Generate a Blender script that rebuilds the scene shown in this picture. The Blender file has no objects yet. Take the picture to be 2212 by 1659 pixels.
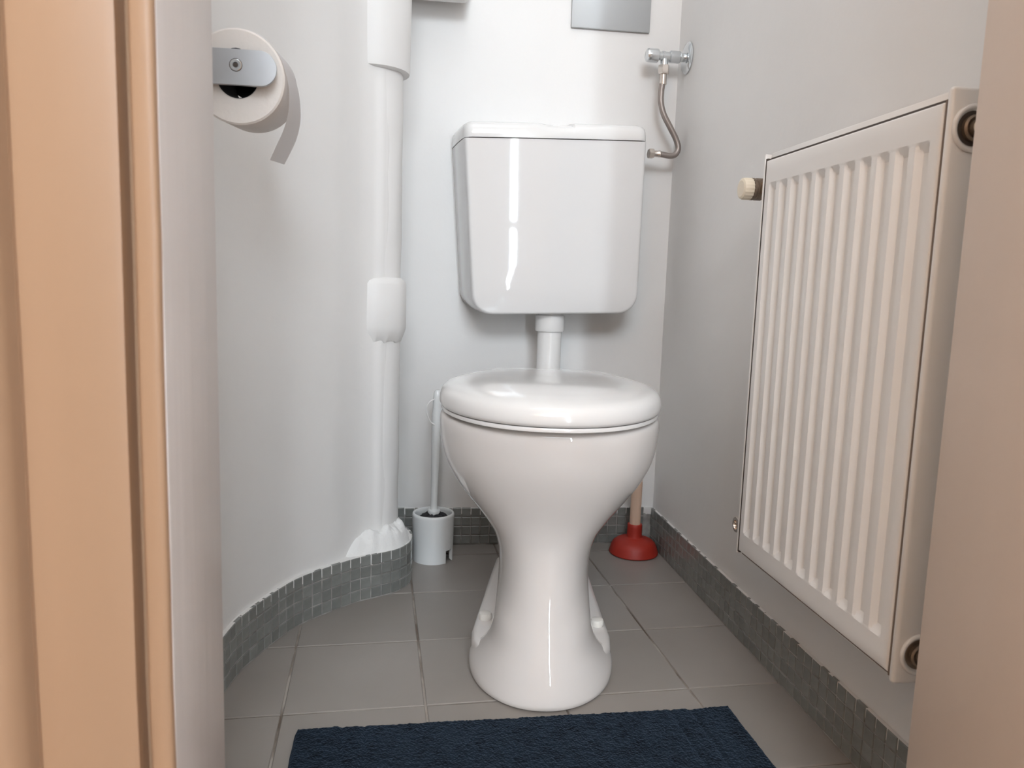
import bpy, bmesh, math, random
from mathutils import Vector, Matrix, noise
random.seed(7)
PI = math.pi
scene = bpy.context.scene
C = scene.collection

# ------------------------------------------------------------------ camera
cam_d = bpy.data.cameras.new('camera'); cam = bpy.data.objects.new('camera', cam_d); C.objects.link(cam)
yaw, pitch, roll = 0.1388217, 0.1313318, -0.0325006
F = Vector((math.sin(yaw)*math.cos(pitch), math.cos(yaw)*math.cos(pitch), -math.sin(pitch)))
Rt = Vector((math.cos(yaw), -math.sin(yaw), 0)); Dn = F.cross(Rt)
Rr = math.cos(roll)*Rt + math.sin(roll)*Dn
Dr = -math.sin(roll)*Rt + math.cos(roll)*Dn
m = Matrix((( Rr.x, -Dr.x, -F.x, 0), (Rr.y, -Dr.y, -F.y, 0), (Rr.z, -Dr.z, -F.z, .61), (0, 0, 0, 1)))
cam.matrix_world = m
cam_d.sensor_width = 36; cam_d.lens = 1655.66/2212*36
cam_d.clip_start = .02
cam_d.dof.use_dof = True; cam_d.dof.focus_distance = 1.3; cam_d.dof.aperture_fstop = 11
scene.camera = cam
scene.cycles.max_bounces = 6; scene.cycles.diffuse_bounces = 4; scene.cycles.glossy_bounces = 3
scene.cycles.caustics_reflective = False; scene.cycles.caustics_refractive = False

# ------------------------------------------------------------------ world, lights, exposure
w = bpy.data.worlds.new('world'); scene.world = w; w.use_nodes = True
w.node_tree.nodes['Background'].inputs[0].default_value = (.75, .86, 1, 1)
w.node_tree.nodes['Background'].inputs[1].default_value = .3
vs = scene.view_settings
vs.view_transform = 'Standard'; vs.look = 'None'; vs.gamma = 1; vs.exposure = .06; vs.use_curve_mapping = False

def lamp(name, loc, energy, col, size):
    d = bpy.data.lights.new(name, 'POINT'); d.energy = energy; d.color = col; d.shadow_soft_size = size
    o = bpy.data.objects.new(name, d); o.location = loc; C.objects.link(o); return o
def area(name, loc, rot, energy, col, sx, sy):
    d = bpy.data.lights.new(name, 'AREA'); d.shape = 'RECTANGLE'; d.size = sx; d.size_y = sy; d.energy = energy; d.color = col
    o = bpy.data.objects.new(name, d); o.location = loc; o.rotation_euler = rot; C.objects.link(o); return o
L_CEIL = (.10, .85, 2.25)
lamp('toilet_ceiling_light', L_CEIL, 8.0, (.94, .97, 1.0), .28)
lamp('hall_ceiling_light', (-.5, -1.0, 1.8), 17, (1, .62, .38), .3)
WIN_E = 105.0; FILL_B = 23.0      # glow of the hall window pane and of the added fanlight

# ------------------------------------------------------------------ materials
def srgb(r, g, b):
    f = lambda c: (c/255/12.92 if c/255 <= .04045 else ((c/255+.055)/1.055)**2.4)
    return (f(r), f(g), f(b), 1)
class MatB:
    def __init__(s, name):
        s.m = bpy.data.materials.new(name); s.m.use_nodes = True
        s.nt = s.m.node_tree; s.b = s.nt.nodes['Principled BSDF']
    def n(s, t, **kw):
        nd = s.nt.nodes.new(t)
        for k, v in kw.items():
            if k in nd.inputs: nd.inputs[k].default_value = v
            else: setattr(nd, k, v)
        return nd
    def l(s, a, b): s.nt.links.new(a, b)
def mat(name, col, rough=.5, metal=0., bump=0., bscale=40., var=0., vscale=5., coat=0., spec=.5, rnd=0., bdist=.002, detail=4., stretch=None):
    M = MatB(name); b = M.b
    b.inputs['Base Color'].default_value = col
    b.inputs['Roughness'].default_value = rough; b.inputs['Metallic'].default_value = metal
    b.inputs['Coat Weight'].default_value = coat; b.inputs['Coat Roughness'].default_value = .04
    b.inputs['Specular IOR Level'].default_value = spec
    tc = M.n('ShaderNodeTexCoord'); src = tc.outputs['Object']
    if stretch:
        mp = M.n('ShaderNodeMapping'); mp.inputs['Scale'].default_value = stretch; M.l(src, mp.inputs['Vector']); src = mp.outputs[0]
    if bump:
        nz = M.n('ShaderNodeTexNoise', Scale=bscale, Detail=detail); M.l(src, nz.inputs['Vector'])
        bp = M.n('ShaderNodeBump', Strength=bump, Distance=bdist); M.l(nz.outputs['Fac'], bp.inputs['Height']); M.l(bp.outputs[0], b.inputs['Normal'])
    colout = None
    if var:
        nz = M.n('ShaderNodeTexNoise', Scale=vscale, Detail=5.); M.l(src, nz.inputs['Vector'])
        mr = M.n('ShaderNodeMapRange'); mr.inputs['From Min'].default_value = .3; mr.inputs['From Max'].default_value = .7
        mr.inputs['To Min'].default_value = 1-var; mr.inputs['To Max'].default_value = 1+var*.4
        M.l(nz.outputs['Fac'], mr.inputs['Value'])
        vm = M.n('ShaderNodeVectorMath', operation='SCALE'); vm.inputs[0].default_value = col[:3]
        M.l(mr.outputs[0], vm.inputs['Scale']); M.l(vm.outputs[0], b.inputs['Base Color']); colout = vm
    if rnd:
        oi = M.n('ShaderNodeObjectInfo'); mr = M.n('ShaderNodeMapRange')
        mr.inputs['To Min'].default_value = 1-rnd; mr.inputs['To Max'].default_value = 1+rnd
        M.l(oi.outputs['Random'], mr.inputs['Value'])
        vm = M.n('ShaderNodeVectorMath', operation='SCALE'); vm.inputs[0].default_value = col[:3]
        if colout: M.l(colout.outputs[0], vm.inputs[0])
        M.l(mr.outputs[0], vm.inputs['Scale']); M.l(vm.outputs[0], b.inputs['Base Color'])
    return M.m
def glow(name, col, e):
    M = MatB(name); M.b.inputs['Emission Color'].default_value = col; M.b.inputs['Emission Strength'].default_value = e
    M.b.inputs['Base Color'].default_value = (.8, .8, .8, 1); return M.m

PLASTER = mat('painted_plaster', (.80, .785, .77, 1), .55, bump=.22, bscale=22, bdist=.004, var=.03, vscale=3)
LUMP = mat('rough_plaster', (.80, .79, .775, 1), .6, bump=.7, bscale=55, bdist=.005)
PIPEW = mat('painted_pipe', (.80, .785, .77, 1), .5, bump=.25, bscale=25, bdist=.003)
CEIL = mat('ceiling_paint', (.82, .82, .81, 1), .8)
CERAMIC = mat('glazed_ceramic', (.77, .735, .71, 1), .035, coat=.3, bump=.02, bscale=7, bdist=.004)
PLASTIC = mat('white_plastic', (.82, .81, .80, 1), .12, coat=.3)
CISTERN = mat('cistern_plastic', (.75, .74, .735, 1), .03, coat=.2)
BRUSHP = mat('brush_plastic', (.82, .835, .835, 1), .06, coat=.2)
CLEAR = mat('hook_plastic', (.86, .85, .84, 1), .2)
CAPM = mat('bolt_cap_plastic', (.82, .79, .74, 1), .3)
ENAMEL = mat('radiator_enamel', (.81, .785, .76, 1), .3, coat=.1, bump=.03, bscale=15)
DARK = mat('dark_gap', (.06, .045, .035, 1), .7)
RUST = mat('worn_brass', (.26, .2, .15, 1), .45, metal=.7, bump=.3, bscale=120, var=.4, vscale=60)
KNOB = mat('cream_plastic', (.78, .69, .55, 1), .4)
STEEL = mat('brushed_steel', (.50, .50, .51, 1), .34, metal=.85, bump=.05, bscale=60, var=.12, vscale=14)
PLATE = mat('grey_metal_sheet', (.44, .45, .455, 1), .5, metal=.3, bump=.03, bscale=9)
CHROME = mat('satin_chrome', (.70, .73, .75, 1), .18, metal=.9)
NICKEL = mat('nickel', (.66, .60, .55, 1), .25, metal=.9)
RUBBER = mat('red_rubber', (.38, .026, .014, 1), .5, bump=.1, bscale=60)
STICK = mat('wooden_stick', (.72, .50, .37, 1), .55, var=.12, vscale=12, stretch=(6, 6, .6))
BRISTLE = mat('black_bristle', (.012, .012, .016, 1), .6)
PAPER = mat('toilet_paper', (.80, .745, .70, 1), .85, bump=.25, bscale=160)
def paper_mat():
    M = MatB('toilet_paper_sheet'); M.b.inputs['Base Color'].default_value = (.86, .85, .86, 1); M.b.inputs['Roughness'].default_value = .9
    t = M.n('ShaderNodeBsdfTranslucent'); t.inputs[0].default_value = (.88, .88, .90, 1)
    mx = M.n('ShaderNodeMixShader'); mx.inputs[0].default_value = .55
    M.l(M.b.outputs[0], mx.inputs[1]); M.l(t.outputs[0], mx.inputs[2]); M.l(mx.outputs[0], M.nt.nodes['Material Output'].inputs['Surface']); return M.m
PAPERW = paper_mat()
CORE = mat('dark_roll_core', (.02, .02, .025, 1), .8)  # near-black so that the hole of the roll reads dark
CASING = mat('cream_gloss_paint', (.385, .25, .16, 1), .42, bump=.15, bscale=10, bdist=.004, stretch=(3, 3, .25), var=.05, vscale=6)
JAMBR = mat('cream_paint_lit_tint', (.70, .585, .50, 1), .4, bump=.12, bscale=10, bdist=.003, stretch=(3, 3, .25), var=.03, vscale=4)  # same cream paint as the casing, its different light put into the colour
LINING = mat('white_gloss_paint', (.74, .71, .71, 1), .4, bump=.25, bscale=14, bdist=.004, stretch=(4, 4, .2))
HALLW = mat('hall_paint', (.72, .60, .48, 1), .7)
HALLF = mat('hall_floor', (.30, .2, .13, 1), .4)

def floor_tile_mat():
    M = MatB('grey_floor_tile'); b = M.b
    tc = M.n('ShaderNodeTexCoord'); oi = M.n('ShaderNodeObjectInfo')
    nz = M.n('ShaderNodeTexNoise', Scale=4., Detail=6.); M.l(tc.outputs['Object'], nz.inputs['Vector'])
    cr = M.n('ShaderNodeValToRGB'); M.l(nz.outputs['Fac'], cr.inputs[0])
    cr.color_ramp.elements[0].position = .3; cr.color_ramp.elements[0].color = (.275, .247, .223, 1)
    cr.color_ramp.elements[1].position = .72; cr.color_ramp.elements[1].color = (.318, .289, .263, 1)
    mr = M.n('ShaderNodeMapRange'); mr.inputs['To Min'].default_value = .94; mr.inputs['To Max'].default_value = 1.06
    M.l(oi.outputs['Random'], mr.inputs['Value'])
    vm = M.n('ShaderNodeVectorMath', operation='SCALE'); M.l(cr.outputs[0], vm.inputs[0]); M.l(mr.outputs[0], vm.inputs['Scale'])
    M.l(vm.outputs[0], b.inputs['Base Color'])
    b.inputs['Roughness'].default_value = .36
    n2 = M.n('ShaderNodeTexNoise', Scale=260., Detail=3.); M.l(tc.outputs['Object'], n2.inputs['Vector'])
    bp = M.n('ShaderNodeBump', Strength=.08, Distance=.0008); M.l(n2.outputs['Fac'], bp.inputs['Height']); M.l(bp.outputs[0], b.inputs['Normal'])
    return M.m
FTILE = floor_tile_mat()
def grout_mat(name, dark, light, scale, painted_above=None):
    M = MatB(name); b = M.b; b.inputs['Roughness'].default_value = .85
    tc = M.n('ShaderNodeTexCoord')
    nz = M.n('ShaderNodeTexNoise', Scale=scale, Detail=5.); M.l(tc.outputs['Object'], nz.inputs['Vector'])
    cr = M.n('ShaderNodeValToRGB'); M.l(nz.outputs['Fac'], cr.inputs[0])
    cr.color_ramp.elements[0].position = .42; cr.color_ramp.elements[0].color = dark
    cr.color_ramp.elements[1].position = .62; cr.color_ramp.elements[1].color = light
    out = cr.outputs[0]
    if painted_above:
        sx = M.n('ShaderNodeSeparateXYZ'); M.l(tc.outputs['Object'], sx.inputs[0])
        n2 = M.n('ShaderNodeTexNoise', Scale=90., Detail=2.); M.l(tc.outputs['Object'], n2.inputs['Vector'])
        ad = M.n('ShaderNodeMath', operation='MULTIPLY_ADD'); ad.inputs[1].default_value = .02; M.l(n2.outputs['Fac'], ad.inputs[0]); M.l(sx.outputs['Z'], ad.inputs[2])
        gt = M.n('ShaderNodeMath', operation='GREATER_THAN'); gt.inputs[1].default_value = painted_above+.01; M.l(ad.outputs[0], gt.inputs[0])
        mx = M.n('ShaderNodeMix', data_type='RGBA'); M.l(gt.outputs[0], mx.inputs[0]); M.l(out, mx.inputs[6]); mx.inputs[7].default_value = (.74, .72, .70, 1)
        out = mx.outputs[2]
    M.l(out, b.inputs['Base Color']); return M.m
GROUT = grout_mat('floor_grout', (.15, .115, .09, 1), (.42, .38, .34, 1), 9.)
MGROUT = grout_mat('mosaic_grout', (.22, .21, .195, 1), (.38, .365, .345, 1), 30., .072)
MOSAIC = mat('grey_glass_mosaic', (.215, .220, .208, 1), .2, rnd=.12, var=.12, vscale=60, bump=.1, bscale=90)

def mat_rug():
    M = MatB('navy_terry'); b = M.b; b.inputs['Roughness'].default_value = .95; b.inputs['Specular IOR Level'].default_value = .1
    b.inputs['Sheen Weight'].default_value = .25; b.inputs['Sheen Tint'].default_value = (.2, .3, .45, 1)
    tc = M.n('ShaderNodeTexCoord')
    vo = M.n('ShaderNodeTexVoronoi', Scale=330.); M.l(tc.outputs['Object'], vo.inputs['Vector'])
    nz = M.n('ShaderNodeTexNoise', Scale=55., Detail=6.); M.l(tc.outputs['Object'], nz.inputs['Vector'])
    cr = M.n('ShaderNodeValToRGB'); M.l(nz.outputs['Fac'], cr.inputs[0])
    cr.color_ramp.elements[0].position = .33; cr.color_ramp.elements[0].color = (.003, .0045, .007, 1)
    cr.color_ramp.elements[1].position = .55; cr.color_ramp.elements[1].color = (.0088, .0145, .022, 1)
    M.l(cr.outputs[0], b.inputs['Base Color'])
    bp = M.n('ShaderNodeBump', Strength=.9, Distance=.002); M.l(vo.outputs['Distance'], bp.inputs['Height']); M.l(bp.outputs[0], b.inputs['Normal'])
    return M.m
RUG = mat_rug()
def mat_hose():
    M = MatB('braided_steel'); b = M.b
    b.inputs['Base Color'].default_value = (.33, .29, .27, 1); b.inputs['Metallic'].default_value = .75; b.inputs['Roughness'].default_value = .42
    tc = M.n('ShaderNodeTexCoord'); ch = M.n('ShaderNodeTexChecker', Scale=700.); M.l(tc.outputs['Object'], ch.inputs['Vector'])
    bp = M.n('ShaderNodeBump', Strength=.5, Distance=.0006); M.l(ch.outputs['Fac'], bp.inputs['Height']); M.l(bp.outputs[0], b.inputs['Normal'])
    return M.m
HOSE = mat_hose()

# ------------------------------------------------------------------ mesh helpers
def finish(name, me, material, parent=None, smooth=35):
    me.materials.append(material)
    if smooth:
        me.shade_smooth(); me.set_sharp_from_angle(angle=math.radians(smooth))
    o = bpy.data.objects.new(name, me); C.objects.link(o)
    if parent: o.parent = parent
    return o
def frombm(name, bm, material, parent=None, smooth=35):
    bmesh.ops.recalc_face_normals(bm, faces=bm.faces)
    me = bpy.data.meshes.new(name); bm.to_mesh(me); bm.free()
    return finish(name, me, material, parent, smooth)
def box(bm, lo, hi, bev=0., seg=2):
    r = bmesh.ops.create_cube(bm, size=1.); vsx = r['verts']
    for v in vsx:
        v.co = Vector([lo[i] + (v.co[i]+.5)*(hi[i]-lo[i]) for i in range(3)])
    if bev:
        es = list({e for v in vsx for e in v.link_edges})
        bmesh.ops.bevel(bm, geom=es, offset=bev, segments=seg, affect='EDGES', profile=.5)
def boxo(name, lo, hi, material, parent=None, bev=0., seg=2):
    bm = bmesh.new(); box(bm, lo, hi, bev, seg); return frombm(name, bm, material, parent)
def loft(bm, rings, cap0=True, cap1=True, closed=True):
    vr = [[bm.verts.new(p) for p in r] for r in rings]
    n = len(vr[0])
    for a, b in zip(vr, vr[1:]):
        for i in range(n if closed else n-1):
            j = (i+1) % n
            bm.faces.new((a[i], a[j], b[j], b[i]))
    if cap0: bm.faces.new(vr[0][::-1])
    if cap1: bm.faces.new(vr[-1])
    return vr
def lathe(bm, prof, c=(0, 0, 0), n=32, axis='Z', cap0=True, cap1=True):
    """prof: list of (r, h) along the axis"""
    rings = []
    for r, h in prof:
        ring = []
        for i in range(n):
            a = 2*PI*i/n; u, v = r*math.cos(a), r*math.sin(a)
            p = {'Z': (u, v, h), 'X': (h, u, v), 'Y': (v, h, u)}[axis]
            ring.append((c[0]+p[0], c[1]+p[1], c[2]+p[2]))
        rings.append(ring)
    loft(bm, rings, cap0, cap1)
def catmull(pts, n=8):
    pts = [Vector(p) for p in pts]; P = [pts[0]*2-pts[1]] + pts + [pts[-1]*2-pts[-2]]; out = []
    for i in range(1, len(P)-2):
        for k in range(n):
            t = k/n; a, b, c, d = P[i-1], P[i], P[i+1], P[i+2]
            out.append(.5*((2*b)+(-a+c)*t+(2*a-5*b+4*c-d)*t*t+(-a+3*b-3*c+d)*t**3))
    out.append(pts[-1]); return out
def tube(bm, path, r, n=12, cap=True):
    path = [Vector(p) for p in path]; rings = []; up = None
    for i, p in enumerate(path):
        t = (path[min(i+1, len(path)-1)]-path[max(i-1, 0)]).normalized()
        if up is None:
            up = Vector((0, 0, 1)) if abs(t.z) < .9 else Vector((0, 1, 0))
        x = t.cross(up).normalized(); up = x.cross(t).normalized()
        rr = r[i] if isinstance(r, (list, tuple)) else r
        rings.append([p + x*rr*math.cos(2*PI*k/n) + up*rr*math.sin(2*PI*k/n) for k in range(n)])
    loft(bm, rings, cap, cap)
def prism(bm, poly, z0, z1):
    loft(bm, [[(x, y, z0) for x, y in poly], [(x, y, z1) for x, y in poly]])
def thing(name, loc=(0, 0, 0), rot=(0, 0, 0)):
    o = bpy.data.objects.new(name, None); o.empty_display_size = .05
    o.location = loc; o.rotation_euler = rot; C.objects.link(o); return o
def tag(o, label, cat, group=None):
    o['label'] = label; o['category'] = cat
    if group: o['group'] = group
    return o
def struct(o, label, cat):
    o['kind'] = 'structure'; o['label'] = label; o['category'] = cat; return o
def interp(xs, ys, x):
    """smooth monotone cubic"""
    n = len(xs); d = [(ys[i+1]-ys[i])/(xs[i+1]-xs[i]) for i in range(n-1)]
    m = [d[0]] + [0 if d[i-1]*d[i] <= 0 else 2*d[i-1]*d[i]/(d[i-1]+d[i]) for i in range(1, n-1)] + [d[-1]]
    if x <= xs[0]: return ys[0]
    if x >= xs[-1]: return ys[-1]
    i = max(k for k in range(n-1) if xs[k] <= x); h = xs[i+1]-xs[i]; t = (x-xs[i])/h
    return ((1+2*t)*(1-t)**2*ys[i] + t*(1-t)**2*h*m[i] + t*t*(3-2*t)*ys[i+1] + t*t*(t-1)*h*m[i+1])
def sstep(a, b, x):
    t = min(1, max(0, (x-a)/(b-a))); return t*t*(3-2*t)

# ------------------------------------------------------------------ the room
XR = .592                       # right wall face
FRONT, FTH = .62, .49           # inner and hall face of the front wall
XL, XO = -.145, .478            # door opening
CH = 2.6
BT = -.0148857                  # turn of the back wall
def backy(x): return 1.7295 + math.tan(BT)*(x-.213)

# floor: grout bed and 20 cm tiles
fl = boxo('floor', (-.5, .47, -.06), (.75, 1.82, -.0022), GROUT)
struct(fl, 'grey ceramic tiled floor of the toilet room', 'floor')
def clip(poly, axis, val, keep_less):
    out = []
    for i in range(len(poly)):
        a, b = poly[i], poly[(i+1) % len(poly)]
        ia = (a[axis] <= val) if keep_less else (a[axis] >= val); ib = (b[axis] <= val) if keep_less else (b[axis] >= val)
        if ia: out.append(a)
        if ia != ib:
            t = (val-a[axis])/(b[axis]-a[axis]); out.append((a[0]+t*(b[0]-a[0]), a[1]+t*(b[1]-a[1])))
    return out
ft = .0397983; uv = (math.cos(ft), math.sin(ft)); vv = (-math.sin(ft), math.cos(ft))
J = .0016
for iu in range(-2, 3):
    for iv in range(-3, 4):
        u0, v0 = .0765+.2015*iu, 1.0405+.2035*iv
        q = [(u0+J, v0+J), (u0+.2015-J, v0+J), (u0+.2015-J, v0+.2035-J), (u0+J, v0+.2035-J)]
        poly = [(u*uv[0]+v*vv[0], u*uv[1]+v*vv[1]) for u, v in q]
        for ax, val, less in ((0, .588, True), (0, -.30, False), (1, 1.722, True), (1, .50, False)):
            if len(poly) > 2: poly = clip(poly, ax, val, less)
        if len(poly) < 3: continue
        dz = random.uniform(-.0003, .0003); cxm = sum(p[0] for p in poly)/len(poly); cym = sum(p[1] for p in poly)/len(poly)
        bm = bmesh.new()
        ins = [(p[0]+(cxm-p[0])*.012, p[1]+(cym-p[1])*.012) for p in poly]
        loft(bm, [[(x, y, -.008) for x, y in poly], [(x, y, -.0011+dz) for x, y in poly], [(x, y, dz) for x, y in ins]])
        t = frombm('tile', bm, FTILE, fl, 20)

# right wall, back wall, front wall with the doorway, ceiling
struct(boxo('wall_right', (XR, FRONT-.13, -.05), (XR+.1, 1.9, CH), PLASTER), 'white plastered wall behind the radiator', 'wall')
bm = bmesh.new(); prism(bm, [(-.5, backy(-.5)), (XR+.05, backy(XR+.05)), (XR+.05, 1.9), (-.5, 1.9)], -.05, CH)
struct(frombm('wall_back', bm, PLASTER), 'white plastered wall behind the cistern', 'wall')
bm = bmesh.new()
box(bm, (-1.6, FTH+.012, -.05), (XL-.022, FRONT-.002, CH)); box(bm, (XO+.022, FTH+.012, -.05), (1.9, FRONT-.002, CH)); box(bm, (XL-.022, FTH+.012, 2.06), (XO+.022, FRONT-.002, CH))
struct(frombm('wall_front', bm, PLASTER, smooth=0), 'wall with the doorway through which the toilet is seen', 'wall')
struct(boxo('ceiling', (-.5, FTH, CH), (XR+.1, 1.9, CH+.05), CEIL), 'white ceiling of the toilet room', 'ceiling')

# door lining and casing
dr = thing('door_1', (0, 0, 0)); struct(dr, 'painted wooden door frame around the view, cream casing on the left', 'door frame')
boxo('jamb', (XL-.0140, FTH-.001, 0), (XL, FRONT, 2.05), LINING, dr, .002)
boxo('jamb', (XO, FTH-.16, 0), (XO+.022, FRONT, 2.05), JAMBR, dr, .002)
boxo('head', (XL-.022, FTH, 2.04), (XO+.022, FRONT, 2.062), LINING, dr, .002)
def casing(name, prof, z1):
    """profile in plan (x, y) extruded upward"""
    bm = bmesh.new(); zs = [0] + [z1*i/30 for i in range(1, 31)]
    rings = []
    for z in zs:
        rings.append([(x + .0007*noise.noise((x*9, 0, z*9)), y + .0006*noise.noise((x*40, 7, z*12)), z) for x, y in prof])
    loft(bm, rings); return frombm(name, bm, CASING, dr, 50)
y0 = FTH
casing('casing', [(-.1458, y0+.012), (-.1458, y0-.005), (-.1470, y0-.0064), (-.150, y0-.0068), (-.157, y0-.0068), (-.1595, y0-.005), (-.1605, y0+.006), (-.1650, y0+.007), (-.1662, y0-.007),
                  (-.172, y0-.0085), (-.195, y0-.0085), (-.218, y0-.0085), (-.2235, y0-.007), (-.2255, y0-.001), (-.2300, y0+.003), (-.2325, y0-.002), (-.236, y0-.011), (-.243, y0-.015), (-.255, y0-.016), (-.262, y0-.012), (-.263, y0+.012)], 2.1)

# hall behind the camera
HX0, HX1, HY0 = -1.45, 1.75, -1.9
struct(boxo('floor_hall', (HX0-.1, HY0-.1, -.06), (HX1+.1, FTH+.012, -.002), HALLF), 'brown floor of the hall outside the toilet', 'floor')
struct(boxo('ceiling_hall', (HX0-.1, HY0-.1, CH), (HX1+.1, FTH, CH+.05), CEIL), 'white hall ceiling', 'ceiling')
struct(boxo('wall_hall_left', (HX0-.1, HY0, 0), (HX0, FTH+.012, CH), HALLW), 'cream hall wall left of the doorway', 'wall')
struct(boxo('wall_hall_right', (HX1, HY0, 0), (HX1+.1, FTH+.012, CH), HALLW), 'cream hall wall right of the doorway', 'wall')
WX0, WX1, WZ0, WZ1 = .554, .628, .25, 1.66
BX0, BX1, BZ0, BZ1 = -.62, .66, 1.69, 2.45
bm = bmesh.new()
for x0, x1, z0, z1 in ((HX0, BX0, 0, CH), (BX1, HX1, 0, CH), (BX0, WX0, 0, BZ0), (WX1, BX1, 0, BZ0), (WX0, WX1, 0, WZ0), (WX0, WX1, WZ1, BZ0), (BX0, BX1, BZ1, CH)): box(bm, (x0, HY0-.1, z0), (x1, HY0, z1))
struct(frombm('wall_hall_back', bm, HALLW, smooth=0), 'cream hall wall opposite the toilet door', 'wall')
def hall_window(name, x0, x1, z0, z1, e, t, bars, label):
    wn = struct(thing(name, ((x0+x1)/2, HY0, z0)), label, 'window'); ww = (x1-x0)/2; wh = z1-z0
    for lo, hi in [((-ww, -.05, 0), (-ww+t, -.01, wh)), ((ww-t, -.05, 0), (ww, -.01, wh)), ((-ww+t, -.05, 0), (ww-t, -.01, t)), ((-ww+t, -.05, wh-t), (ww-t, -.01, wh))] + [((-ww+t, -.05, b), (ww-t, -.01, b+.06)) for b in bars]:
        boxo('frame', lo, hi, LINING, wn)
    boxo('pane', (-ww+t, -.036, t), (ww-t, -.03, wh-t), glow('glowing_pane', (.80, .91, 1, 1), e), wn)
hall_window('window_1', WX0, WX1, WZ0, WZ1, WIN_E, .012, [.70], 'tall narrow daylit window beside the hall entrance')
hall_window('added_fanlight', BX0, BX1, BZ0, BZ1, FILL_B, .04, [], 'added unseen glowing fanlight high on the hall wall')  # added light source, spreads soft light through the doorway

# ------------------------------------------------------------------ curved left wall, tiled skirting, soil pipe
SK = [(-.266, .64), (-.266, .86), (-.263, 1.0), (-.257, 1.087), (-.248, 1.151), (-.233, 1.2), (-.213, 1.251), (-.188, 1.304), (-.162, 1.338), (-.117, 1.383), (-.083, 1.412), (-.044, 1.434), (-.010, 1.458), (.012, 1.494), (.018, 1.532), (.014, 1.572), (-.004, 1.61), (-.03, 1.66), (-.04, 1.715)]
skc = [Vector((p.x, p.y)) for p in catmull([(x, y, 0) for x, y in SK], 10)]
WP = [(-.273, .622), (-.273, .86), (-.270, 1.0), (-.264, 1.087), (-.255, 1.153), (-.240, 1.204), (-.220, 1.256), (-.196, 1.308), (-.170, 1.344), (-.128, 1.390), (-.105, 1.4215), (-.085, 1.4460), (-.0640, 1.4620), (-.0440, 1.4708), (-.034, 1.492), (-.045, 1.57), (-.062, 1.65), (-.062, 1.735)]
wpc = [Vector((p.x, p.y)) for p in catmull([(x, y, 0) for x, y in WP], 8)]
zs = [0, .087] + [.087 + (CH-.087)*(i/26) for i in range(1, 27)]
bm = bmesh.new(); rings = []
for z in zs:
    rings.append([(p.x+.0025*noise.noise((p.x*4, p.y*4, z*3)), p.y, z) for p in wpc] + [(-.46, 1.735, z), (-.46, .622, z)])
loft(bm, rings)
wl = struct(frombm('wall_left', bm, PLASTER, smooth=40), 'curved white plastered wall on the left', 'wall')

# rough plaster ledge around the foot of the pipe
PC = Vector((-.068, 1.522)); PR = .0555
bm = bmesh.new(); rings = []
for i in range(81):
    a = math.radians(-178 + 200*i/80); ring = []
    dirv = Vector((math.cos(a), math.sin(a)))
    # distance from the pipe axis to the skirting face along this direction
    best = .075
    for p in skc:
        d = Vector((p.x, p.y))-PC
        if d.length > 1e-6 and d.normalized().dot(dirv) > .997: best = d.length
    ro = min(best-.004, .118)
    for k in range(15):
        t = k/14; r = PR-.012 + (ro-PR+.012)*t
        hump = .036*(1-t)**1.1 + .020*math.sin(PI*min(1, t*1.05))**.8
        fade = sstep(-178, -150, math.degrees(a))
        nz = (.016*noise.noise((dirv.x*2+3, dirv.y*2+r*25, 1.3)) + .010*noise.noise((dirv.x*4.5, dirv.y*4.5+8, r*55)))*(.35+math.sin(PI*t)*.65) + .0045*noise.noise((dirv.x*13, dirv.y*13, r*170))*(1-t)
        z = .0872 + max(.0, (hump+nz*(1 if t < .99 else 0))*fade)
        ring.append((PC.x+dirv.x*r, PC.y+dirv.y*r, z))
    rings.append(ring)
loft(bm, rings, False, False, closed=False)
o = frombm('plaster_patch', bm, LUMP, wl, 60); o['label'] = 'rough lumpy plaster at the foot of the pipe'

# tile mesh shared by all mosaic pieces (faces +Y locally)
TS, TP_ = .0196, .0218
bm = bmesh.new(); h = TS/2; e = .0009
loft(bm, [[(-h, -.003, -h), (h, -.003, -h), (h, -.003, h), (-h, -.003, h)], [(-h, .0012, -h), (h, .0012, -h), (h, .0012, h), (-h, .0012, h)], [(-h+e, .002, -h+e), (h-e, .002, -h+e), (h-e, .002, h-e), (-h+e, .002, h-e)]])
bmesh.ops.recalc_face_normals(bm, faces=bm.faces)
tile_me = bpy.data.meshes.new('mosaic_tile'); bm.to_mesh(tile_me); bm.free(); tile_me.materials.append(MOSAIC)
def lay_tiles(parent, path, start=0.):
    """path: 2D polyline of the tile face; the room lies to its right when walking along it"""
    L = [0]
    for a, b in zip(path, path[1:]): L.append(L[-1]+(b-a).length)
    def at(s):
        for i in range(len(L)-1):
            if L[i+1] >= s: 
                t = (s-L[i])/(L[i+1]-L[i]); return path[i].lerp(path[i+1], t)
        return path[-1]
    s = start + TP_/2
    while s < L[-1]-TP_/2:
        a, b = at(s-.008), at(s+.008); p = at(s); d = (b-a).normalized(); ang = math.atan2(d.y, d.x) + PI
        nrm = Vector((d.y, -d.x))
        for r in range(4):
            o = bpy.data.objects.new('tile', tile_me); C.objects.link(o); o.parent = parent
            o.location = (p.x - nrm.x*.002, p.y - nrm.y*.002, .0014 + TP_*(r+.5) + random.uniform(-.0003, .0003))
            o.rotation_euler = (random.uniform(-.012, .012), random.uniform(-.02, .02), ang + random.uniform(-.015, .015))
        s += TP_
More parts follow.
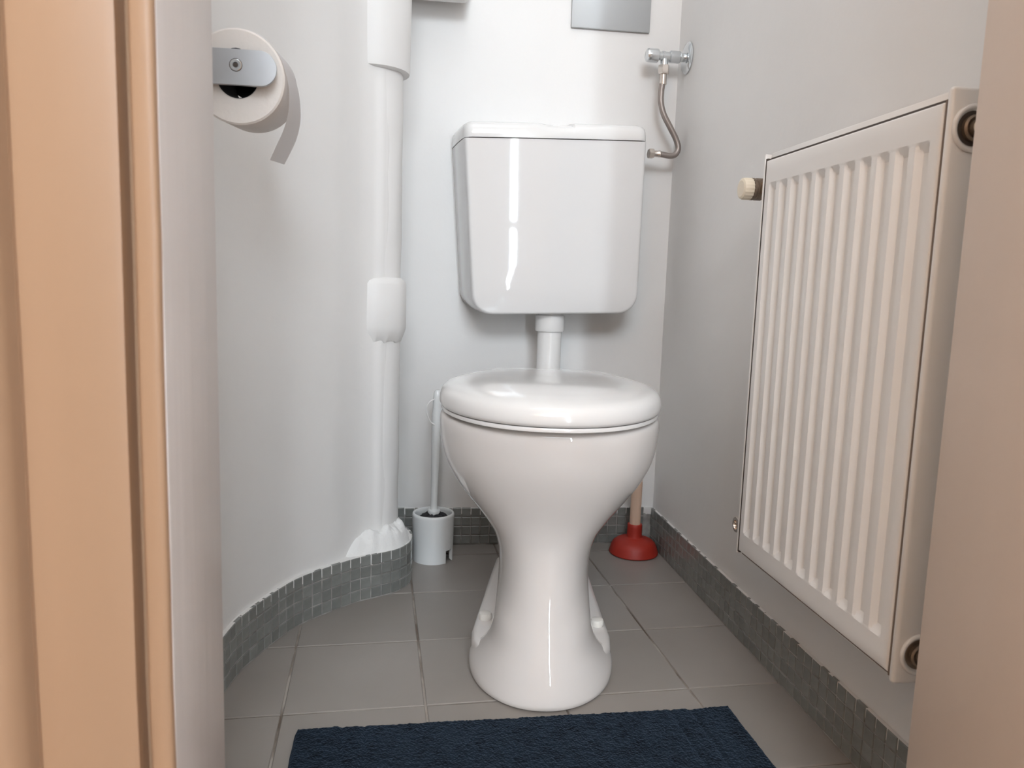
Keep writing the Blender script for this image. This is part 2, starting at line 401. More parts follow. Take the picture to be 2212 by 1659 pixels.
# left skirting: the bed follows the curve
bed = []
for i, p in enumerate(skc):
    a, b = skc[max(i-1, 0)], skc[min(i+1, len(skc)-1)]; d = (b-a).normalized(); bed.append((p.x-d.y*.0014, p.y+d.x*.0014))
bm = bmesh.new(); inner = [(-.13, 1.715), (-.13, 1.44), (-.20, 1.34), (-.28, 1.2), (-.30, 1.0), (-.30, .64)]
prism(bm, bed+inner, -.001, .0876)
bl = struct(frombm('baseboard_left', bm, MGROUT, smooth=30), 'grey mosaic skirting following the curved wall', 'baseboard')
lay_tiles(bl, skc, .004)
# back skirting
y_at = lambda x: backy(x)-.007
bm = bmesh.new(); prism(bm, [(-.02, y_at(-.02)+.0014), (.588, y_at(.588)+.0014), (.588, y_at(.588)+.006), (-.02, y_at(-.02)+.006)], -.001, .0876)
bb = struct(frombm('baseboard_back', bm, MGROUT, smooth=30), 'grey mosaic skirting along the wall behind the toilet', 'baseboard')
lay_tiles(bb, [Vector((-.02, y_at(-.02))), Vector((.585, y_at(.585)))], .0)
# right skirting
bm = bmesh.new(); prism(bm, [(.5864, .64), (.5864, 1.712), (.5915, 1.712), (.5915, .64)], -.001, .0876)
br = struct(frombm('baseboard_right', bm, MGROUT, smooth=30), 'grey mosaic skirting under the radiator', 'baseboard')
lay_tiles(br, [Vector((.585, 1.714)), Vector((.585, .635))], .0)

# soil pipe
sp = tag(thing('soil_pipe', (PC.x, PC.y, .088)), 'white painted soil pipe with collars in the left rear corner', 'pipe')
def wob(prof, name, material, n=40, amp=.001, rag=None):
    bm = bmesh.new(); rings = []
    for r, z in prof:
        ring = []
        for i in range(n):
            a = 2*PI*i/n; rr = r + amp*noise.noise((math.cos(a)*2, math.sin(a)*2, z*14))
            zz = z
            if rag and abs(z-rag[0]) < 1e-6:
                zz += rag[1]*noise.noise((math.cos(a)*6, math.sin(a)*6, 2.)); rr += .002*noise.noise((math.cos(a)*9, math.sin(a)*9, 5.))
            ring.append((rr*math.cos(a), rr*math.sin(a), zz))
        rings.append(ring)
    loft(bm, rings); return frombm(name, bm, material, sp, 40)
Z0 = .088
wob([(PR, -.001+.02*i) for i in range(0, 62)], 'pipe', PIPEW, amp=.0018)
wob([(PR-.004, .488-Z0), (PR+.002, .490-Z0), (PR+.0095, .510-Z0), (PR+.0110, .516-Z0), (PR+.0108, .55-Z0), (PR+.0108, .60-Z0), (PR+.0085, .6055-Z0), (PR+.001, .612-Z0), (PR-.004, .613-Z0)], 'collar', PIPEW, 64, .0008, rag=(.490-Z0, .008))
wob([(PR-.004, .988-Z0), (PR+.006, .988-Z0), (PR+.0115, .990-Z0), (PR+.0125, .996-Z0), (PR+.0135, 1.10-Z0), (PR+.0155, 1.3-Z0)], 'collar', PIPEW, 64, .0008)
bm = bmesh.new(); tube(bm, catmull([(.03, .145, 1.233-Z0), (.11, .145, 1.233-Z0), (.172, .143, 1.233-Z0), (.182, .142, 1.233-Z0)], 4), [.0540]*9+[.053, .051, .046, .038][:4], 32); frombm('branch', bm, PIPEW, sp, 50)

# ------------------------------------------------------------------ toilet
TA = math.radians(9.5)
toilet = tag(thing('toilet', (.233, 1.22, 0), (0, 0, -TA)), 'white glazed ceramic toilet bowl with closed lid on grey tiles', 'toilet')
Z = [0, .004, .014, .024, .033, .042, .053, .068, .09, .12, .16, .19, .22, .25, .28, .31, .34, .37, .395, .404, .4085]
W = [.113, .1165, .1160, .1120, .1055, .0980, .0898, .0820, .0764, .0738, .0730, .0755, .0850, .1065, .1320, .1540, .1680, .1745, .1760, .1745, .1690]
FY = [-.2095, -.2140, -.2125, -.2098, -.2072, -.2045, -.2010, -.1958, -.1880, -.1785, -.1685, -.1635, -.1625, -.1665, -.1765, -.1885, -.1990, -.2060, -.2100, -.2085, -.203]
BY = [.16]*9 + [.165, .17, .175, .18, .19, .20, .21, .22, .235, .245, .245, .24]
bm = bmesh.new(); rings = []
levels = []
for a, b in zip(Z, Z[1:]):
    k = 3 if b-a > .012 else 2
    levels += [a+(b-a)*i/k for i in range(k)]
levels.append(Z[-1])
for z in levels:
    wz, fy, by = interp(Z, W, z), interp(Z, FY, z), interp(Z, BY, z)
    low = 1 - sstep(.10, .15, z)            # foot levels
    yc = interp([0, .018, .055, .09, .15, .41], [-.05, -.051, -.085, -.088, -.02, 0], z)
    ex = 2.25 - .15*low
    half = []
    for i in range(25):
        a = PI/2*i/24                        # front tip -> widest
        half.append((wz*math.sin(a)**(2/ex), yc-(yc-fy)*math.cos(a)**(2/ex)))
    wcol = .0725
    for i in range(1, 13):
        t = i/12; s = yc+.001 + (by-.05-yc)*t
        ww_ = wz
        if low > 0 and wz > wcol:
            ww_ = wcol + (wz-wcol)*(1-sstep(yc+.002, yc+.034, s)*low)
        ww_ -= .012*t*t*(1-low)
        half.append((ww_, s))
    we = half[-1][0]
    for i in range(1, 9):
        a = PI/2*i/8; half.append((we*math.cos(a)**.7 if i < 8 else 0, by-.05+.05*math.sin(a)))
    ring = [(x, y, z) for x, y in half] + [(-x, y, z) for x, y in half[-2:0:-1]]
    rings.append(ring)
loft(bm, rings)
# foot flange with the bolts
fo = [(.083, -.128), (.0985, -.105), (.1110, -.075), (.1150, -.04), (.1115, .02), (.106, .1), (.100, .2), (.094, .29), (.08, .335), (.05, .352), (0, .356)]
pol = fo + [(-x, y) for x, y in fo[-2::-1]]
def scaled(k): return [(x-math.copysign(k, x) if abs(x) > k else x, y - (k if y > .3 else 0)) for x, y in pol]
loft(bm, [[(x, y, 0) for x, y in pol], [(x, y, .030) for x, y in pol], [(x, y, .036) for x, y in scaled(.0015)], [(x, y, .0405) for x, y in scaled(.005)], [(x, y, .043) for x, y in scaled(.011)]])
# rear deck carrying the flush inlet
box(bm, (-.07, .16, .24), (.07, .285, .405), .02, 3)
bm.normal_update()
frombm('pedestal', bm, CERAMIC, toilet, 60)
for sx, y in ((-1, -.004), (1, -.010)):
    bm = bmesh.new(); lathe(bm, [(.0105, .0425), (.0112, .0445), (.0112, .050), (.0098, .0535), (.005, .055)], (sx*.0945, y, 0), 24)
    frombm('bolt_cap', bm, CAPM, toilet)
def lid_outline(k=1., n=28):
    half = []
    for i in range(n+1):
        a = PI/2*i/n; half.append((.1775*math.sin(a)**(2/2.12), -.235*math.cos(a)**(2/2.12)))
    P = [Vector((.1775, 0)), Vector((.1775, .060)), Vector((.142, .138)), Vector((.104, .202))]
    for i in range(1, 15):
        t = i/14; p = P[0]*(1-t)**3+P[1]*3*t*(1-t)**2+P[2]*3*t*t*(1-t)+P[3]*t**3; half.append((p.x, p.y))
    half += [(.098, .2075), (.088, .2095), (.05, .2103), (0, .2106)]
    out = half + [(-x, y) for x, y in half[-2:0:-1]]
    return [(x*k, (y+.01)*k-.01) for x, y in out]
bm = bmesh.new()
seq = [(.94, .4125), (.972, .4116), (.982, .4128), (.984, .4160), (.978, .4182), (.94, .4182)]
loft(bm, [[(x, y, z) for x, y in lid_outline(k)] for k, z in seq]); frombm('seat', bm, PLASTIC, toilet, 50)
bm = bmesh.new()
seq = [(.93, .4195), (.982, .4193), (.993, .4205), (1.0, .4240), (1.0, .4285), (.9965, .4340), (.9885, .4390), (.975, .4432), (.955, .4468), (.92, .4502), (.86, .4533), (.75, .4560), (.58, .4584), (.38, .4600), (.16, .4607)]
loft(bm, [[(x, y, z) for x, y in lid_outline(k)] for k, z in seq]); frombm('lid', bm, PLASTIC, toilet, 60)

# flush pipe between cistern and bowl
fp = tag(thing('flush_pipe', (.3075, 1.640, .36)), 'white plastic flush pipe between cistern and toilet bowl', 'pipe')
bm = bmesh.new(); tube(bm, [(0, 0, .19), (0, 0, .12)] + catmull([(0, 0, .05), (-.002, -.006, .02), (-.010, -.03, .0), (-.03, -.10, -.008), (-.042, -.150, -.010)], 6), .0262, 28); frombm('pipe', bm, PLASTIC, fp)
bm = bmesh.new(); lathe(bm, [(.0262, .148), (.0305, .1485), (.0318, .151), (.0318, .182), (.030, .1835), (.026, .1835)], (0, 0, 0), 36); frombm('collar', bm, PLASTIC, fp)

# ------------------------------------------------------------------ cistern (hangs slightly crooked)
cis = tag(thing('cistern', (.3105, backy(.2985)-.0005, .5475), (0, -.034, 0)), 'white plastic toilet cistern hanging crooked on the back wall', 'cistern')
def cout(hwt, hwb, z0, z1, rb, y, n=8):
    """front outline with rounded lower corners, counter-clockwise seen from the room"""
    p = [(-hwt, z1)]
    p += [(-hwt+(hwt-hwb)*(i/6), z1+(z0+rb-z1)*i/6) for i in range(1, 6)]
    p += [(-hwb+rb-rb*math.cos(PI/2*i/n), z0+rb-rb*math.sin(PI/2*i/n)) for i in range(n+1)]
    p += [(-hwb+rb+(2*hwb-2*rb)*i/6, z0) for i in range(1, 6)]
    p += [(hwb-rb+rb*math.sin(PI/2*i/n), z0+rb-rb*math.cos(PI/2*i/n)) for i in range(n+1)]
    p += [(hwb+(hwt-hwb)*(i/6), z0+rb+(z1-z0-rb)*i/6) for i in range(1, 6)]
    p += [(hwt, z1)]
    return [(x, y, z) for x, z in p]
ZB = .3545
bm = bmesh.new()
loft(bm, [cout(.2045, .192, .004, ZB, .046, 0), cout(.2050, .1925, .003, ZB, .046, -.004), cout(.1985, .186, .001, ZB, .045, -.07),
          cout(.1895, .1775, .000, ZB, .043, -.132), cout(.1880, .176, .0008, ZB, .042, -.1370), cout(.1855, .1735, .0022, ZB, .0405, -.1395), cout(.182, .170, .005, ZB, .038, -.1405), cout(.12, .11, .06, ZB, .02, -.1422), cout(.05, .04, .14, ZB, .01, -.1428)])
frombm('tank', bm, CISTERN, cis, 50)
bm = bmesh.new()
def lrow(z, k):
    """plan outline of the tank lid, back left -> front -> back right"""
    pts = [(-.2055, 0), (-.2055, -.004), (-.199, -.07), (-.1925, -.115)]
    for i in range(9):
        a = PI/2*i/8; pts.append((-.1905+.020*(1-math.cos(a)), -.122-.0205*math.sin(a)))
    pts += [(-.12, -.1445), (-.06, -.1452), (-.04, -.1454), (-.02, -.1455), (-.008, -.1455), (.01, -.1455), (.033, -.1455), (.0355, -.1455), (.038, -.1455), (.08, -.1452), (.13, -.1442)]
    for i in range(9):
        a = PI/2*i/8; pts.append((.1905-.020*(1-math.sin(a)), -.122-.0205*math.cos(a)))
    pts += [(.1925, -.115), (.199, -.07), (.2055, -.004), (.2055, 0)]
    out = []
    for x, y in pts:
        zz = z
        if z > ZB+.015:
            d = 0
            if -.03 <= x <= .036 and y < -.14: d = .0045*sstep(-.06, .0, x)
            zz = z-d
        out.append((x*(1-k*.35), y*(1-k), zz))
    return out
loft(bm, [lrow(ZB+.0016, .012), lrow(ZB+.0016, .0), lrow(ZB+.0030, -.003), lrow(ZB+.012, -.003), lrow(ZB+.020, .006), lrow(ZB+.0265, .024), lrow(ZB+.0310, .06), lrow(ZB+.0345, .12), lrow(ZB+.0385, .3), lrow(ZB+.041, .6)])
tl = frombm('tank_lid', bm, PLASTIC, cis, 45)
boxo('seam_or_gap_shadow', (-.180, -.136, ZB-.001), (.180, -.002, ZB+.0018), DARK, cis)
boxo('flush_button', (-.008, -.1325, ZB+.0225), (.032, -.098, ZB+.0300), PLASTIC, tl, .002)
bm = bmesh.new(); lathe(bm, [(.0112, .190), (.0112, .2050)], (0, -.066, .343), 20, 'X'); frombm('inlet', bm, PLASTIC, cis)

# ------------------------------------------------------------------ stop valve with hose
VX, VY, VZ = XR, 1.664, 1.1015
va = tag(thing('stop_valve', (VX, VY, VZ)), 'chrome angle stop valve with round rosette on the right wall', 'valve')
bm = bmesh.new(); lathe(bm, [(.0325, 0), (.0330, -.002), (.031, -.0045), (.022, -.0075), (.012, -.0085)], (-.0003, 0, 0), 40, 'X'); frombm('rosette', bm, CHROME, va)
bm = bmesh.new(); lathe(bm, [(.0090, 0), (.0090, -.018), (.0118, -.0185), (.0128, -.021), (.0128, -.040), (.0112, -.0415), (.0095, -.0425), (.0095, -.052), (.0108, -.0525), (.0108, -.058), (.009, -.0585), (.009, -.066)], (0, 0, 0), 28, 'X')
lathe(bm, [(.0085, -.004), (.0085, -.018)], (-.0525, 0, 0), 20, 'Z'); frombm('valve_body', bm, CHROME, va)
bm = bmesh.new(); lathe(bm, [(.0105, -.0655), (.0138, -.0675), (.0142, -.070), (.0142, -.088), (.0130, -.0915), (.010, -.093)], (0, 0, 0), 32, 'X'); frombm('handle', bm, CHROME, va)
ho = tag(thing('supply_hose', (VX-.0525, VY, VZ-.018)), 'braided steel supply hose curving from stop valve to cistern', 'hose')
bm = bmesh.new(); lathe(bm, [(.0085, 0), (.0118, -.0005), (.0122, -.003), (.0122, -.0165), (.0105, -.019), (.007, -.019)], (0, 0, 0), 6, 'Z'); frombm('nut', bm, NICKEL, ho, 20)
bm = bmesh.new(); lathe(bm, [(.0068, -.018), (.0072, -.022), (.0072, -.036), (.0076, -.038), (.0076, -.040), (.006, -.041)], (0, 0, 0), 20); frombm('ferrule', bm, NICKEL, ho)
hp = catmull([(.538, 1.664, 1.045), (.5365, 1.664, 1.026), (.5375, 1.663, 1.003), (.545, 1.662, .98), (.560, 1.661, .955), (.5745, 1.660, .93), (.5800, 1.659, .912), (.5745, 1.658, .8985), (.562, 1.657, .8945), (.540, 1.656, .8965)], 8)
off = Vector((VX-.0525, VY, VZ-.018))
bm = bmesh.new(); tube(bm, [p-off for p in hp], .0063, 16); frombm('hose', bm, HOSE, ho)
ex_, ez_ = .540, .8968
bm = bmesh.new(); lathe(bm, [(.006, .0), (.0074, -.001), (.0074, -.004), (.0068, -.005), (.0068, -.016), (.006, -.017)], (ex_-off.x, 1.656-off.y, ez_-off.z), 20, 'X'); frombm('ferrule', bm, NICKEL, ho)
bm = bmesh.new(); lathe(bm, [(.007, -.0155), (.0106, -.016), (.0110, -.018), (.0110, -.026), (.0095, -.0275)], (ex_-off.x, 1.656-off.y, ez_-off.z), 6, 'X'); frombm('nut', bm, NICKEL, ho, 20)

# ------------------------------------------------------------------ grey metal sheet high on the back wall
pl = tag(thing('metal_panel', (.4325, backy(.4325), 1.164), (0, .0, BT)), 'plain grey metal panel screwed high on the back wall', 'panel')
boxo('sheet', (-.0880, -.0075, 0), (.0880, -.0004, .30), PLATE, pl, .0022, 2)

# ------------------------------------------------------------------ radiator on the right wall
RXf, RY0, RY1, RZ0, RZ1 = .512, .709, 1.083, .211, .797
rad = tag(thing('radiator', (.5525, (RY0+RY1)/2, RZ0-.009)), 'white ribbed panel radiator with yellowed edges on the right wall', 'radiator')
ro = Vector((.5525, (RY0+RY1)/2, RZ0-.009))
def gdepth(y, z):
    u = (y-.7235)/.0323; k = math.floor(u)
    if k < 0 or k > 10: return 0
    f = (u-k)*.0323; wd = .0222
    if f > wd: return 0
    g = max(0, min(1, f/.0062, (wd-f)/.0062))
    tz = max(0, min(1, (z-.242)/.0105, (.764-z)/.0105))
    return .0060*min(g, tz)
ys = sorted(set([RY0, RY0+.0006, RY0+.0018, RY0+.004, RY0+.008] + [RY1, RY1-.0006, RY1-.0018, RY1-.004, RY1-.006] + [round(.7235+.0323*i+d, 6) for i in range(11) for d in (0, .0031, .0062, .0111, .016, .0191, .0222)]))
ys = [y for y in ys if RY0 <= y <= RY1]
zsr = [RZ0, RZ0+.0006, RZ0+.0018, RZ0+.004, .225, .2412] + [.242+.0105*i/6 for i in range(7)] + [.26+.49*i/10 for i in range(11)] + [.7535+.0105*i/6 for i in range(7)] + [.7648, .78, RZ1-.004, RZ1-.0018, RZ1-.0006, RZ1]
bm = bmesh.new(); grid = []
for z in zsr:
    row = []
    for y in ys:
        d = min(y-RY0, RY1-y, z-RZ0, RZ1-z); e_ = 0
        if d < .004: e_ = .004-math.sqrt(max(0, .004**2-(.004-d)**2))
        row.append(bm.verts.new(Vector((RXf+gdepth(y, z)+e_, y, z))-ro))
    grid.append(row)
for a, b in zip(grid, grid[1:]):
    for i in range(len(ys)-1): bm.faces.new((a[i], a[i+1], b[i+1], b[i]))
# skirt and back
rim = [grid[0][i] for i in range(len(ys))] + [r[-1] for r in grid[1:]] + [grid[-1][i] for i in range(len(ys)-2, -1, -1)] + [r[0] for r in grid[-2:0:-1]]
bk = [bm.verts.new((RXf+.0088-ro.x, v.co.y, v.co.z)) for v in rim]
for i in range(len(rim)):
    j = (i+1) % len(rim); bm.faces.new((rim[i], rim[j], bk[j], bk[i]))
frombm('front_panel', bm, ENAMEL, rad, 24)
GAP_SHADOW = mat('gap_shadow_brown', (.20, .15, .12, 1), .8)  # filler boxes paint the shadow of the panel gap in dark and brown
def rbox(name, lo, hi, material):
    bm = bmesh.new(); box(bm, Vector(lo)-ro, Vector(hi)-ro); return frombm(name, bm, material, rad)
rbox('seam_or_gap_shadow', (RXf+.0080, RY0-.0012, RZ1-.02), (RXf+.012, RY1+.0010, RZ1+.0040), DARK)
rbox('seam_or_gap_shadow', (RXf+.0080, RY0-.0012, RZ0-.0055), (RXf+.012, RY1+.0010, RZ0+.02), GAP_SHADOW)
rbox('seam_or_gap_shadow', (RXf+.0026, RY1+.0002, RZ0-.003), (RXf+.0086, RY1+.0058, RZ1+.003), DARK)
rbox('seam_or_gap_shadow', (RXf+.0022, RY0-.0022, RZ0-.003), (RXf+.0086, RY0-.0002, RZ1+.002), GAP_SHADOW)
bm = bmesh.new(); box(bm, Vector((RXf+.0086, RY0-.0011, RZ0-.008))-ro, Vector((.572, RY1+.002, RZ1+.0115))-ro, .002); frombm('core', bm, ENAMEL, rad)
bm = bmesh.new(); box(bm, Vector((RXf+.0010, RY0-.011, RZ0-.009))-ro, Vector((.574, RY0-.0020, RZ1+.013))-ro, .0040, 3); frombm('side_cover', bm, ENAMEL, rad)
bm = bmesh.new(); box(bm, Vector((RXf+.0015, RY1+.0058, RZ0-.006))-ro, Vector((.574, RY1+.0105, RZ1+.010))-ro, .0015, 2); frombm('side_cover', bm, ENAMEL, rad)
yS = RY0-.011
for zc, xo in ((.7712, .5375), (.2352, .5405)):
    c = Vector((xo, yS, zc))-ro
    bm = bmesh.new(); lathe(bm, [(.0228, -.0001), (.0232, -.0014), (.0218, -.0032), (.0200, -.0034), (.0184, -.0022), (.0162, .0003)], c, 40, 'Y', False, False); o = frombm('ring', bm, ENAMEL, rad, 60)
    bm = bmesh.new(); lathe(bm, [(.0168, -.0002), (.0160, -.0008), (.0130, -.0005), (.0001, -.0005)], c, 36, 'Y', False, True); frombm('recess', bm, DARK if zc > .5 else RUST, rad)
    bm = bmesh.new(); lathe(bm, [(.0128, 0), (.0128, -.0045), (.011, -.006), (.0105, -.006), (.0080, -.004), (.0075, -.010), (.004, -.0105)], c, 24, 'Y', False, True); o = frombm('plug', bm, RUST, rad)
    if zc > .5:
        bm = bmesh.new(); lathe(bm, [(.0072, -.008), (.0078, -.016), (.006, -.0185), (.002, -.019)], c, 24, 'Y', False, True); frombm('bleed_cap', bm, KNOB, o)
# far side valves
c = Vector((.534, RY1+.009, .7615))-ro
bm = bmesh.new(); lathe(bm, [(.013, 0), (.0155, .001), (.0155, .012), (.0135, .013), (.0135, .018), (.016, .019), (.016, .024), (.012, .025)], c, 24, 'Y'); frombm('valve_tail', bm, RUST, rad)
c2 = c + Vector((0, .034, 0))
bm = bmesh.new(); lathe(bm, [(.013, .014), (.014, .012), (.014, -.004), (.0165, -.007), (.0165, -.016), (.0150, -.017), (.0150, -.019), (.0165, -.020), (.0165, -.0225), (.013, -.0235)], c2, 24, 'X'); vt = frombm('valve_tail', bm, RUST, rad)
bm = bmesh.new(); rings = []
for r, hx in [(.0135, -.0225), (.0158, -.0232), (.0162, -.0245), (.0162, -.0345), (.0152, -.0375), (.012, -.039)]:
    ring = []
    for i in range(72):
        a = 2*PI*i/72; rr = r - (.0007 if (i//2) % 2 and r > .0155 else 0); ring.append((c2.x+hx, c2.y+rr*math.cos(a), c2.z+rr*math.sin(a)))
    rings.append(ring)
loft(bm, rings); frombm('valve_knob', bm, KNOB, vt, 25)
c = Vector((.534, RY1+.009, .2405))-ro
bm = bmesh.new(); lathe(bm, [(.010, 0), (.0125, .001), (.0125, .012), (.0105, .013), (.0105, .020)], c, 20, 'Y')
lathe(bm, [(.0115, .010), (.0125, .008), (.0125, -.010), (.0120, -.012), (.0075, -.0125), (.006, -.008), (.002, -.007)], c+Vector((0, .026, 0)), 24, 'X'); frombm('lockshield', bm, NICKEL, rad)
# wall brackets, holding it to the wall
for z in (.32, .70):
    bm = bmesh.new(); box(bm, Vector((.570, .88, z))-ro, Vector((XR+.001, .92, z+.03))-ro); frombm('bracket', bm, ENAMEL, rad)

# ------------------------------------------------------------------ toilet brush
bh = tag(thing('brush_holder', (.064, 1.640, 0)), 'white glossy toilet brush holder on the floor left of the toilet', 'brush holder')
bm = bmesh.new(); n = 96; prof = [(.0445, 0), (.0448, .0), (.0449, .028), (.0454, .06), (.0462, .0975), (.0462, .101), (.0452, .1042), (.0437, .1052), (.0415, .1052), (.0402, .1040), (.0396, .1), (.0388, .06), (.0384, .03), (.0384, .004)]
vr = []
for r, z in prof: vr.append([bm.verts.new((r*math.cos(2*PI*i/n), r*math.sin(2*PI*i/n), z)) for i in range(n)])
notch = lambda i: math.radians(-52) < ((2*PI*(i+.5)/n+PI) % (2*PI)-PI) < math.radians(-22)
for k in range(len(prof)-1):
    for i in range(n):
        if k in (0, 1) and notch(i): continue
        if k == len(prof)-2 and notch(i): continue
        j = (i+1) % n; bm.faces.new((vr[k][i], vr[k][j], vr[k+1][j], vr[k+1][i]))
for i in range(n):
    if notch(i):
        j = (i+1) % n; bm.faces.new((vr[2][i], vr[2][j], vr[len(prof)-2][j], vr[len(prof)-2][i]))
    else:
        if notch((i-1) % n): bm.faces.new((vr[1][i], vr[2][i], vr[-2][i], vr[-1][i]))
        if notch((i+1) % n): jj = (i+1) % n; bm.faces.new((vr[1][jj], vr[2][jj], vr[-2][jj], vr[-1][jj]))
frombm('cup', bm, BRUSHP, bh, 40)
bm = bmesh.new(); lathe(bm, [(.0388, .0375), (.02, .038), (.001, .038)], (0, 0, 0), 40, cap0=True); frombm('cup_floor', bm, BRUSHP, bh)
tb = tag(thing('toilet_brush', (.064, 1.640, .039), (0, .012, 0)), 'white toilet brush handle standing up in its holder', 'brush')
bm = bmesh.new(); rings = []
nb = 40
for k, (r, z) in enumerate([(.010, .001), (.026, .004), (.0315, .02), (.032, .045), (.030, .058), (.022, .062), (.008, .063)]):
    rings.append([((r+.0045*noise.noise((i*1.7, z*90, 3))*(r/.03))*math.cos(2*PI*i/nb), (r+.0045*noise.noise((i*1.7, z*90, 3))*(r/.03))*math.sin(2*PI*i/nb), z+.004*noise.noise((i*2.3, r*200, 1))) for i in range(nb)])
loft(bm, rings); frombm('brush_head', bm, BRISTLE, tb, 10)
bm = bmesh.new(); lathe(bm, [(.0112, .056), (.0115, .0655), (.0135, .066), (.0138, .0705), (.0130, .072), (.008, .0722)], (0, 0, 0), 28); frombm('stem_collar', bm, BRUSHP, tb)
bm = bmesh.new(); lathe(bm, [(.0074, .068), (.0078, .12), (.0092, .19), (.0104, .25), (.0104, .285), (.0096, .292), (.0092, .30), (.0092, .318), (.0078, .331), (.005, .337)], (0, 0, 0), 28); frombm('handle', bm, BRUSHP, tb)
bm = bmesh.new(); tube(bm, catmull([(-.006, -.006, .318), (-.0165, -.009, .312), (-.0225, -.010, .300), (-.0215, -.010, .286), (-.014, -.010, .270), (-.004, -.0095, .262)], 6), .0014, 8); frombm('hanging_loop', bm, CLEAR, tb)

# ------------------------------------------------------------------ plunger
pg = tag(thing('plunger', (.527, 1.652, 0)), 'small red rubber plunger with wooden stick in the rear right corner', 'plunger')
bm = bmesh.new(); lathe(bm, [(.048, .004), (.0530, .0008), (.0555, .0015), (.0562, .0035), (.0548, .008), (.0520, .018), (.0480, .026), (.041, .0315), (.030, .0352), (.0212, .0372), (.0180, .0395), (.0170, .044), (.0168, .062), (.0165, .0685), (.0158, .0696), (.012, .0696)], (0, 0, 0), 48); frombm('cup', bm, RUBBER, pg)
bm = bmesh.new(); lathe(bm, [(.0124, .06), (.0124, .168), (.0116, .169), (.0116, .1705), (.0124, .1715), (.0124, .205), (.010, .209)], (0, 0, 0), 28); frombm('stick', bm, STICK, pg)
bm = bmesh.new(); lathe(bm, [(.0126, .1800), (.0128, .1805), (.0128, .1835), (.0126, .184)], (0, 0, 0), 24, cap0=False, cap1=False); frombm('cord', bm, DARK, pg)

# ------------------------------------------------------------------ toilet paper and holder
TPc = Vector((-.1855, .900, .8215))
tilt = Matrix.Rotation(math.radians(5.5), 3, 'X') @ Matrix.Rotation(0, 3, 'Z')
tr = tag(thing('toilet_roll', TPc, (math.radians(5.0), 0, math.radians(-.6))), 'white toilet paper roll with a loose hanging end', 'toilet paper')
RR, RC = .0497, .0222
bm = bmesh.new()
lathe(bm, [(RC, .0008), (RC+.001, 0), (RR-.002, 0), (RR, .002), (RR, .094), (RR-.002, .096), (RC+.001, .096), (RC, .095)], (0, 0, 0), 64, 'Y', False, False)
frombm('roll', bm, PAPER, tr)
bm = bmesh.new(); lathe(bm, [(RC+.0003, .001), (RC+.0003, .095), (RC-.0007, .095), (RC-.0007, .001), (RC+.0003, .001)], (0, 0, 0), 40, 'Y', False, False); frombm('core', bm, CORE, tr)
pp = [((RR+.0007)*math.cos(math.radians(a)), (RR+.0007)*math.sin(math.radians(a))) for a in (75, 60, 45, 32, 20, 10)]
pp += [(.0522, -.002), (.0535, -.018), (.0522, -.036), (.0470, -.054), (.0395, -.070), (.0320, -.085)]
pc_ = catmull([(x, 0, z) for x, z in pp], 5)
bm = bmesh.new(); a_, b_ = [], []
for i, p in enumerate(pc_):
    t = i/(len(pc_)-1); wv = .0012*math.sin(t*9)*t
    a_.append([bm.verts.new((p.x+wv*(k-3)/3, .003+.09*k/6, p.z)) for k in range(7)])
for r0, r1 in zip(a_, a_[1:]):
    for k in range(6): bm.faces.new((r0[k], r0[k+1], r1[k+1], r1[k]))
frombm('loose_sheet', bm, PAPERW, tr, 60)
hd = tag(thing('paper_holder', (-.272, .885, .8275)), 'brushed steel bar toilet paper holder on the left wall', 'paper holder')
bm = bmesh.new()
hz, xe = .0185, .1305
out = [(0.003, -hz), (xe-hz*.92, -hz)] + [(xe-hz*.92+hz*.92*math.sin(PI*i/16), -hz*math.cos(PI*i/16)) for i in range(1, 16)] + [(xe-hz*.92, hz), (0.003, hz)]
loft(bm, [[(x, .0015, z) for x, z in out], [(x, -.0012, z) for x, z in out], [(x*.998, -.0018, z*.97) for x, z in out]]); bar = frombm('bar', bm, STEEL, hd, 30)
boxo('mount', (-.0005, -.022, -.03), (.004, .05, .03), STEEL, hd, .0015)
bm = bmesh.new(); lathe(bm, [(.0062, -.0015), (.0062, -.0022), (.0055, -.0027), (.003, -.0027), (.0026, -.0018), (.001, -.0017)], (.0885, 0, .002), 28, 'Y'); scr = frombm('screw', bm, CHROME, bar)
bm = bmesh.new(); lathe(bm, [(.0024, -.0026), (.0024, -.0029), (.0005, -.0029)], (.0885, 0, .002), 16, 'Y'); frombm('screw_socket', bm, DARK, bar)
bm = bmesh.new(); lathe(bm, [(.0068, -.0018), (.0068, -.0021), (.0061, -.0021), (.0061, -.0018)], (.0885, 0, .002), 28, 'Y', False, False); frombm('screw_seam', bm, DARK, bar)
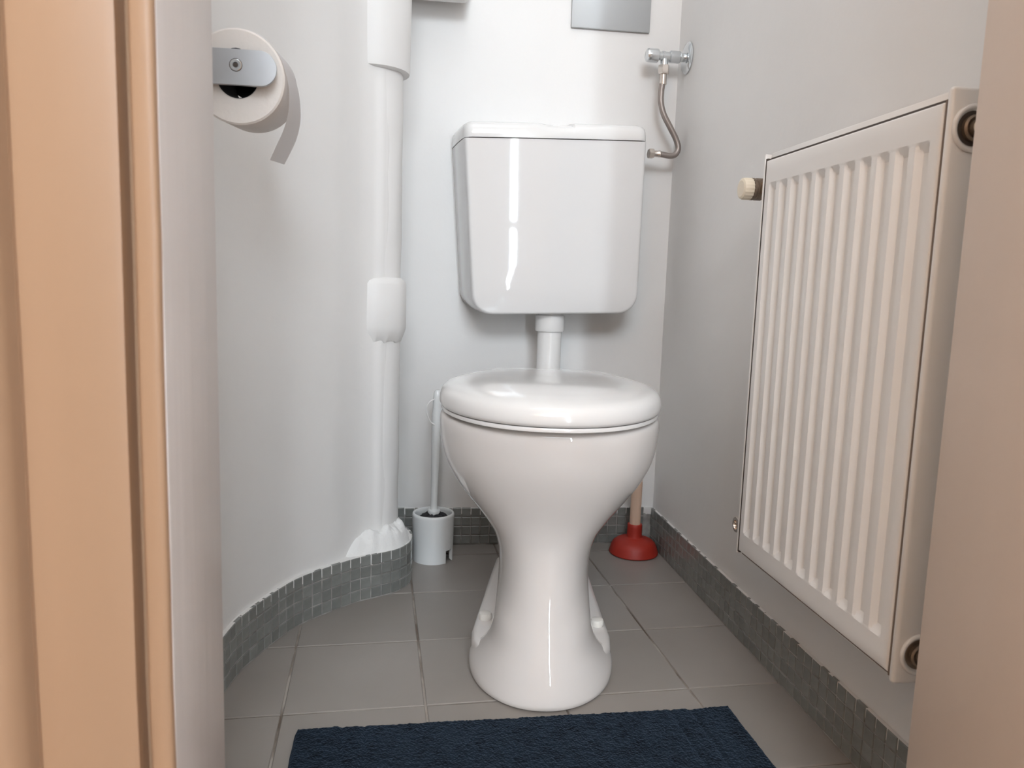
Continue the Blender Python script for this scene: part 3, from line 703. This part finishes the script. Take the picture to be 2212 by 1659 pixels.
bm = bmesh.new(); tube(bm, [(.0885, .001, .0065), (.089, .06, .0125), (.09, .115, .018)], .0135, 20); frombm('pin', bm, CORE, hd)
bm = bmesh.new(); lathe(bm, [(.0175, .1085), (.0175, .1105), (.004, .111)], (.0780, 0, .0090), 32, 'Y'); frombm('hole_dark_disc', bm, CORE, hd)  # added disc: blocks the bright wall seen through the roll hole

# ------------------------------------------------------------------ navy bath mat
mt = thing('bath_mat', (.1695, .79, 0), (0, 0, .012)); tag(mt, 'dark navy blue terry bath mat in front of the toilet', 'bath mat')
bm = bmesh.new(); NX, NY = 300, 190; hx, hy, rc = .307, .198, .014
grid = []
for j in range(NY+1):
    row = []
    for i in range(NX+1):
        x = -hx+2*hx*i/NX; y = -hy+2*hy*j/NY
        # rounded corners
        ax, ay = abs(x), abs(y); qx, qy = ax-(hx-rc), ay-(hy-rc)
        if qx > 0 and qy > 0:
            l = math.hypot(qx, qy); mxl = max(qx, qy)
            if l > 0: x = math.copysign(hx-rc+qx*mxl/l, x); y = math.copysign(hy-rc+qy*mxl/l, y)
        e = min(hx-abs(x), hy-abs(y))
        edge = math.sqrt(max(0, min(1, (e+.0003)/.006))) 
        z = .0012 + edge*(.0105 + .0012*noise.noise((x*190, y*190, 0)) + .0010*noise.noise((x*420, y*420, 5)) + .0008*noise.noise((x*18, y*18, 9)))
        s = min(abs(abs(x)-.245), abs(abs(x)-.215)); z -= .0018*math.exp(-(s/.0035)**2)
        x += .0015*noise.noise((0, y*30, 2)); y += .0018*noise.noise((x*22, 0, 4))
        row.append(bm.verts.new((x, y, z)))
    grid.append(row)
for a, b in zip(grid, grid[1:]):
    for i in range(NX): bm.faces.new((a[i], a[i+1], b[i+1], b[i]))
rim = grid[0][:] + [r[-1] for r in grid[1:]] + grid[-1][-2::-1] + [r[0] for r in grid[-2:0:-1]]
lowv = [bm.verts.new((v.co.x, v.co.y, .0002)) for v in rim]
for i in range(len(rim)):
    j = (i+1) % len(rim); bm.faces.new((rim[j], rim[i], lowv[i], lowv[j]))
bm.faces.new(lowv)
frombm('pile', bm, RUG, mt, 180)
